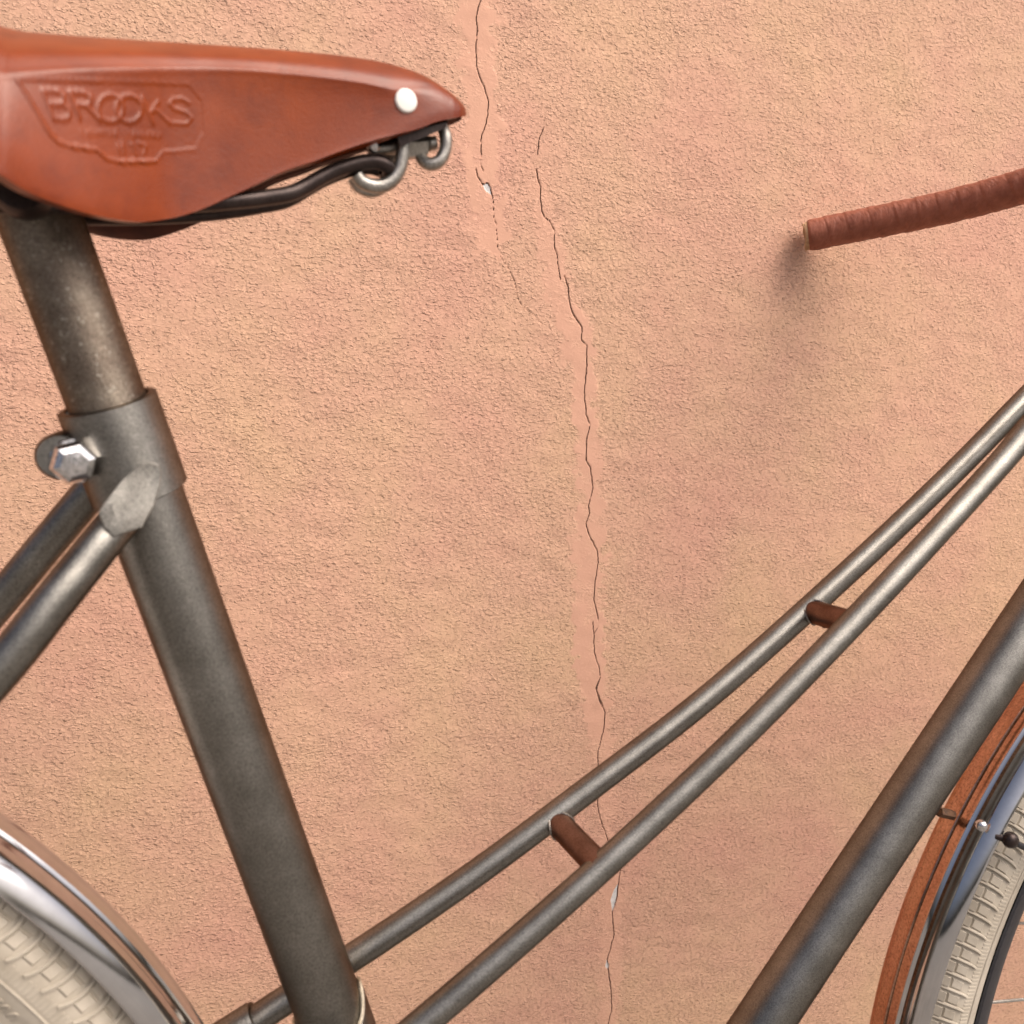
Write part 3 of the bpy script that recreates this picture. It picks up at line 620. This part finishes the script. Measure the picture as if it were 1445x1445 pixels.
for i, x in enumerate(xs_):
    T_, C_, B_ = section(x); zt, ot = T_; zc, oc = C_; zb, ob = B_
    peak = zt+min(1.2, ot*.3); nb = sm(xt-38, xt-6, x)
    sag = 1.5*sm(xt-30, xt-90, x)
    # control polygon from centre line to skirt edge: (o, z)
    cp = np.array([(0, peak-sag), (ot*.55, peak-.2-sag*.4), (ot, zt), (ot+(oc-ot)*.48, zt-(zt-zc)*.33), (ot+(oc-ot)*.82, zt-(zt-zc)*.66), (oc-(oc-ot)*.04-.1, zc+(zt-zc)*.08), (oc, zc-.15), (oc+(ob-oc)*.05-.15, zc-(zc-zb)*.06), (oc+(ob-oc)*.22-.5, zc-(zc-zb)*.22), (oc+(ob-oc)*.58-.6, zc-(zc-zb)*.58), (ob-.25, zb+(zc-zb)*.06), (ob, zb)])
    rnd = np.array([(ob*math.sin(f_*math.pi/2), zb+(peak-zb)*math.cos(f_*math.pi/2)**.8) for f_ in np.linspace(0, 1, len(cp))]); rnd[-1] = (ob, zb)
    cp = cp*(1-nb)+rnd*nb
    q = spline(cp, 20); L_ = np.concatenate([[0], np.cumsum(np.linalg.norm(np.diff(q, axis=0), axis=1))]); tt_ = np.linspace(0, L_[-1], NP)
    o_ = np.interp(tt_, L_, q[:, 0]); z_ = np.interp(tt_, L_, q[:, 1])
    PT[i, NP-1:, 0] = x; PT[i, NP-1:, 1] = o_; PT[i, NP-1:, 2] = z_
    PT[i, :NP, 0] = x; PT[i, :NP, 1] = -o_[::-1]; PT[i, :NP, 2] = z_[::-1]
SWD = np.array(SA)[None, None, :]+ex*PT[..., :1]*MM-ns*PT[..., 1:2]*MM+es*PT[..., 2:3]*MM
# pressed badge: ridges as distance to strokes in the badge's own flat drawing
def cv2(pts): return [(p[0]*320/1445, 70+p[1]*190/858) for p in pts]
def arc(cx, cy, rx, ry, a0, a1, k=18): return [(cx+rx*math.cos(math.radians(a)), cy+ry*math.sin(math.radians(a))) for a in np.linspace(a0, a1, k)]
strokes = []      # (points in drawing, half width, height)
S_ = lambda pts, wd=14, h=.42: strokes.append((cv2(pts), wd*320/1445, h))
S_([(270, 258), (300, 340), (340, 440)]); S_([(270, 258), (360, 262), (408, 290), (400, 330), (380, 345), (310, 345)]); S_([(330, 348), (410, 350), (446, 390), (440, 430), (410, 445), (345, 440)])
S_([(440, 268), (475, 350), (510, 440)]); S_([(440, 268), (530, 272), (580, 300), (575, 340), (550, 352), (480, 352)]); S_([(545, 355), (600, 410), (640, 455)])
S_(arc(705, 375, 80, 85, 0, 360, 30)); S_(arc(822, 378, 82, 85, 0, 360, 30))
S_([(905, 305), (940, 390), (975, 470)], 13, .34); S_([(1010, 330), (960, 400), (1000, 385), (1085, 470)], 13, .32)
S_([(1205, 340), (1160, 312), (1100, 318), (1080, 345), (1110, 378), (1190, 400), (1222, 440), (1190, 475), (1110, 468)], 13, .30)
S_([(130, 188), (400, 195), (650, 203)], 10, .30); S_([(650, 203), (1000, 215), (1200, 225)], 10, .12)
S_([(105, 190), (170, 290), (250, 430), (310, 530), (370, 590), (450, 615), (620, 640), (680, 695), (760, 715), (990, 712)], 13, .55)
S_([(1040, 650), (1240, 635)], 9, .25); S_([(990, 712), (1040, 650)], 9, .2); S_([(1200, 225), (1290, 330), (1300, 520), (1240, 635)], 9, .05)
S_([(745, 600), (765, 665)], 8, .3); S_([(745, 600), (785, 605), (780, 630), (757, 632)], 8, .3); S_([(760, 634), (795, 640), (790, 665), (768, 668)], 8, .3)
S_([(830, 605), (845, 600), (865, 675)], 8, .3); S_([(880, 600), (935, 604), (915, 680)], 8, .3)
xx = 515
for ch in 'CHAMPION STANDARD':
    if ch == ' ': xx += 22; continue
    y0, y1 = 505+(xx-515)*.045, 545+(xx-515)*.045
    G = {'C': [[(22, 5), (5, 0), (0, 20), (6, 40), (24, 36)]], 'H': [[(0, 0), (6, 40)], [(20, 0), (26, 40)], [(3, 20), (23, 20)]], 'A': [[(3, 40), (12, 0), (27, 40)], [(7, 26), (21, 26)]],
         'M': [[(2, 40), (0, 0), (14, 24), (24, 0), (30, 40)]], 'P': [[(6, 40), (0, 0), (20, 2), (20, 18), (4, 20)]], 'I': [[(0, 0), (6, 40)]], 'O': [[(12, 0), (0, 20), (14, 40), (26, 20), (12, 0)]],
         'N': [[(5, 40), (0, 0), (26, 40), (21, 0)]], 'S': [[(22, 4), (4, 0), (4, 18), (24, 22), (22, 40), (4, 36)]], 'T': [[(0, 0), (26, 0)], [(13, 0), (18, 40)]], 'D': [[(5, 40), (0, 0), (20, 6), (25, 28), (5, 40)]], 'R': [[(6, 40), (0, 0), (20, 2), (20, 18), (4, 20), (26, 40)]]}[ch]
    for gl in G: S_([(xx+px_*.85, y0+py_) for px_, py_ in gl], 5, .22)
    xx += {'I': 16, 'M': 36}.get(ch, 32)
q = SWD-CAM; UU = CPX+FPX*(q@R)/(q@F); VV = CPX-FPX*(q@U)/(q@F)
side = np.zeros(PT.shape[:2], bool); side[:, NP+22:] = True; sel = side & (UU > 5) & (UU < 330) & (VV > 85) & (VV < 260)
hgt = np.zeros(PT.shape[:2]); uu_, vv_ = UU[sel], VV[sel]; hh = np.zeros(len(uu_))
for pts, wd, h0 in strokes:
    P_ = np.array(pts, float); d_ = np.full(len(uu_), 1e3)
    for a, b_ in zip(P_[:-1], P_[1:]):
        dv = b_-a; t_ = np.clip(((uu_-a[0])*dv[0]+(vv_-a[1])*dv[1])/(dv@dv+1e-9), 0, 1); d_ = np.minimum(d_, np.hypot(uu_-a[0]-t_*dv[0], vv_-a[1]-t_*dv[1]))
    hh = np.maximum(hh, h0*np.exp(-(d_/(wd*.75))**4))
hgt[sel] = hh
# slight sunk field inside the badge
fieldp = np.array(cv2([(110, 190), (1200, 225), (1290, 330), (1300, 520), (1240, 635), (1040, 650), (990, 712), (760, 715), (680, 695), (620, 640), (450, 615), (370, 590), (250, 430)]))
ins = np.zeros(len(uu_), bool)
for a, b_ in zip(fieldp, np.roll(fieldp, -1, 0)): ins ^= ((a[1] > vv_) != (b_[1] > vv_)) & (uu_ < (b_[0]-a[0])*(vv_-a[1])/(b_[1]-a[1]+1e-12)+a[0])
hgt[sel] = np.maximum(hgt[sel]-.12*ins, -.12*ins+hgt[sel])
du = np.gradient(SWD, axis=0); dv = np.gradient(SWD, axis=1); NN = np.cross(du, dv); NN /= np.linalg.norm(NN, axis=2)[..., None]+1e-12
outw = -ns; NN = np.where((NN[:, -20:-19] @ outw)[..., None] > 0, NN, -NN)
SWD2 = SWD+NN*hgt[..., None]*MM
mirror = hgt[:, ::-1]; SWD2 = SWD2+NN*(mirror*0)[..., None]*MM
TH_ = 4.2*MM
inn = (SWD-NN*TH_)
m = MB(); K2 = 2*NP-1
V = np.concatenate([SWD2, inn[:, ::-6]], axis=1); L2_ = V.shape[1]
m.grid(V.reshape(-1, 3), NS, L2_, cv=True)
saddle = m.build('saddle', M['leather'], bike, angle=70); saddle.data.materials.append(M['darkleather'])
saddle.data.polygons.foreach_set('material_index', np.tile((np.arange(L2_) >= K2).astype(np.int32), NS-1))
# nose rivets
def surf(u, v):
    d2 = (UU-u)**2+(VV-v)**2; d2 = np.where(side, d2, 1e9); i = np.unravel_index(np.argmin(d2), d2.shape); return SWD[i], NN[i]
P_, Nn = surf(573, 143); m = MB(); m.lathe(P_, Nn, [(-.003, 4.1*MM), (.0005, 4.1*MM), (.0009, 3.9*MM), (.00105, 3.3*MM), (.0011, .02*MM)], 36)
m.build('rivet', M['rivet'], saddle, angle=50)
i_, j_ = np.unravel_index(np.argmin(np.where(side, (UU-573)**2+(VV-143)**2, 1e9)), UU.shape)
m = MB(); m.lathe(SWD[i_, K2-1-j_], NN[i_, K2-1-j_], [(-.003, 4.0*MM), (.0006, 4.0*MM), (.0013, 3*MM), (.0013, .02*MM)], 36); m.build('rivet', M['rivet'], saddle, angle=50)

# rails and nose hardware
def SP(pts, k=8): return spline([SW(SX(u, v, o)[0], o, SX(u, v, o)[1]) for u, v, o in pts], k)
railpx = [(-60, 288, 20), (60, 288, 20), (180, 290, 19), (290, 287, 17), (340, 283, 15), (374, 279, 13), (410, 273, 11.5), (430, 264, 10), (447, 254, 9), (466, 244, 8), (486, 236, 7.5), (512, 229, 6.5), (535, 229, 6), (548, 236, 5), (550, 246, 2)]
rp_ = SP(railpx); m = MB(); m.tube(rp_, 2.75*MM, 20); m.build('rail', M['blacksteel'], saddle)
rl = []
for u, v, o in railpx:
    x, z = SX(u, v, o); rl.append(SW(x, -o, z))
m = MB(); m.tube(spline(rl, 8), 2.75*MM, 20); m.build('rail', M['blacksteel'], saddle)
hook = [(503, 247, 5), (510, 256, 5), (524, 262, 5), (540, 262, 5), (554, 254, 5), (563, 240, 5), (567, 222, 5), (569, 204, 5), (570, 190, 5)]
m = MB(); m.tube(SP(hook), 2.6*MM, 18); m.build('tension_shackle', M['dullsteel'], saddle)
m = MB(); m.tube(SP([(498, 250, -7), (507, 263, -7), (524, 269, -7), (540, 262, -7), (550, 240, -7), (554, 205, -7)]), 2.6*MM, 18); m.build('tension_shackle', M['dullsteel'], saddle)
m = MB(); pa = SP([(520, 212, 0), (615, 202, 0)], 2); m.tube(pa, 2.6*MM, 18); bolt = m.build('tension_bolt', M['dullsteel'], saddle)
D = pa[-1]-pa[0]; D /= np.linalg.norm(D); m = MB(); m.lathe(pa[0]+(pa[-1]-pa[0])*.50, D, [(0, .0052), (.004, .0052), (.0042, .0045), (.009, .0045)], 6); m.build('tension_nut', M['dullsteel'], bolt, angle=25)
m = MB()
for k in range(9): m.lathe(pa[0]+(pa[-1]-pa[0])*(.64+.03*k), D, [(0, .0026), (.0004, .0030), (.0008, .0026)], 18)
m.build('bolt_thread', M['dullsteel'], bolt)
ring = [(625, 180, 3), (629, 195, 4), (628, 212, 4), (619, 228, 4), (606, 232, 3), (596, 225, 1), (593, 214, -1)]
m = MB(); m.tube(SP(ring), 2.4*MM, 18); m.build('nose_clip', M['dullsteel'], saddle)
m = MB(); c8 = []
for o in (-9, 9): c8 += [SW(*[(lambda q: (q[0], o, q[1]))(SX(u, v, o))][0]) for u, v in ((560, 190), (632, 172), (628, 181), (566, 207))]
m.hexa(c8); m.build('nose_plate', M['blacksteel'], saddle, angle=30)
m = MB(); sp_ = SP([(527, 206, 8), (524, 208, 9.5)], 2); m.lathe(sp_[0], sp_[1]-sp_[0], [(-.002, .0022), (.001, .0022), (.0017, .001)], 16); m.build('rivet', M['nut'], saddle)
# rail clamp on the seat post
m = MB(); pt = wv(post_top); m.lathe(pt+n*.024, -n, [(0, .008), (.003, .010), (.043, .010), (.046, .008)], 32); m.build('saddle_clamp', M['blacksteel'], post)

# ------------------------------------------------------------------ handlebar with wrapped grips
dw = DWALL/ray(1141, 333)[1]
g0 = dw-.0140
gp = [(1141, 332.6, g0), (1190, 322.5, g0*.985), (1250, 310.5, g0*.963), (1320, 296, g0*.936), (1380, 281, g0*.911), (1445, 262.5, g0*.884), (1490, 247, g0*.864)]
GP = spline([PD(*p) for p in gp], 14)
stem = HEAD_TOP+hd/np.linalg.norm(hd)*165; stem_c = W(*(stem+np.array([25, 20, 0])))
def to_b(P): q = P-CAM; return np.array([q@ex/MM, q@ez/MM, (OFF-q@n)/MM])
def to_w(p): return W(*p)
gl = to_b(GP[-1]); g1 = to_b(GP[-1])+(to_b(GP[-1])-to_b(GP[-8]))*3.0
bar_far = [gl-(to_b(GP[-1])-to_b(GP[-2]))*6, gl, g1, np.array([stem[0]+60, stem[1]+42, (g1[2]+stem[2])*.55]), np.array([stem[0]+42, stem[1]+24, stem[2]-35]), np.array([stem[0]+25, stem[1]+20, stem[2]])]
def flip(p): return np.array([p[0]+35, p[1], 2*stem[2]-p[2]])
bar_near = [flip(p) for p in bar_far[:-1]][::-1]
m = MB(); m.tube(spline([to_w(p) for p in bar_far+bar_near], 10), 11.1*MM, 24); bar = m.build('handlebar', M['dullsteel'], bike)
m = MB(); m.tube([wv(HEAD_TOP), wv(stem), stem_c], [11.5*MM, 12*MM, 13*MM], 24); m.build('stem', M['dullsteel'], bike)
def wrap(L_, a, r):
    t = (L_/.017-a/(2*math.pi)+.12*math.sin(L_*61)) % 1.0
    return r*(1-.03*(t-.5)-(.04*math.exp(-((t-.02)/.03)**2)+.04*math.exp(-((t-1.02)/.03)**2))+.010*math.sin(a*3+L_*260)+.008*math.sin(L_*700+a*2))
def grip(path):
    seglen = np.concatenate([[0], np.cumsum(np.linalg.norm(np.diff(path, axis=0), axis=1))]); L_ = np.arange(0, seglen[-1], .0009)
    P_ = np.stack([np.interp(L_, seglen, path[:, k]) for k in range(3)], 1); rr = np.full(len(P_), 13.4*MM); rr[:3] *= (.93, .97, .99)
    m = MB(); m.tube(P_, rr, 48, cap=False, radf=wrap); o = m.build('grip', M['grip'], bar, angle=60)
    T = (P_[1]-P_[0]); T /= np.linalg.norm(T); m = MB(); m.lathe(P_[0]-T*.0012, T, [(.0, .0065), (-.0010, .0085), (-.0008, .0118), (.004, .0122)], 36)
    m.build('grip_end', M['rawleather'], o); return o
gr1 = grip(GP)
# folded cut edge of the wrap at the end
T = GP[0]-GP[3]; T /= np.linalg.norm(T); A1 = np.cross(T, [0, 0, 1.0]); A1 /= np.linalg.norm(A1); B1 = np.cross(T, A1)
m = MB(); pts = []
for k in range(46):
    a = k/45*2*math.pi*1.45; rr = (11.4-3.2*k/45)*MM; pts.append(GP[0]+T*(.0026+.0008*math.sin(a*2.3))+(A1*math.cos(a+1)+B1*math.sin(a+1))*rr)
m.tube(pts, .95*MM, 8); m.build('grip_end', M['rawleather'], gr1)
pn = np.array([to_w(flip(to_b(p))) for p in GP]); grip(pn)
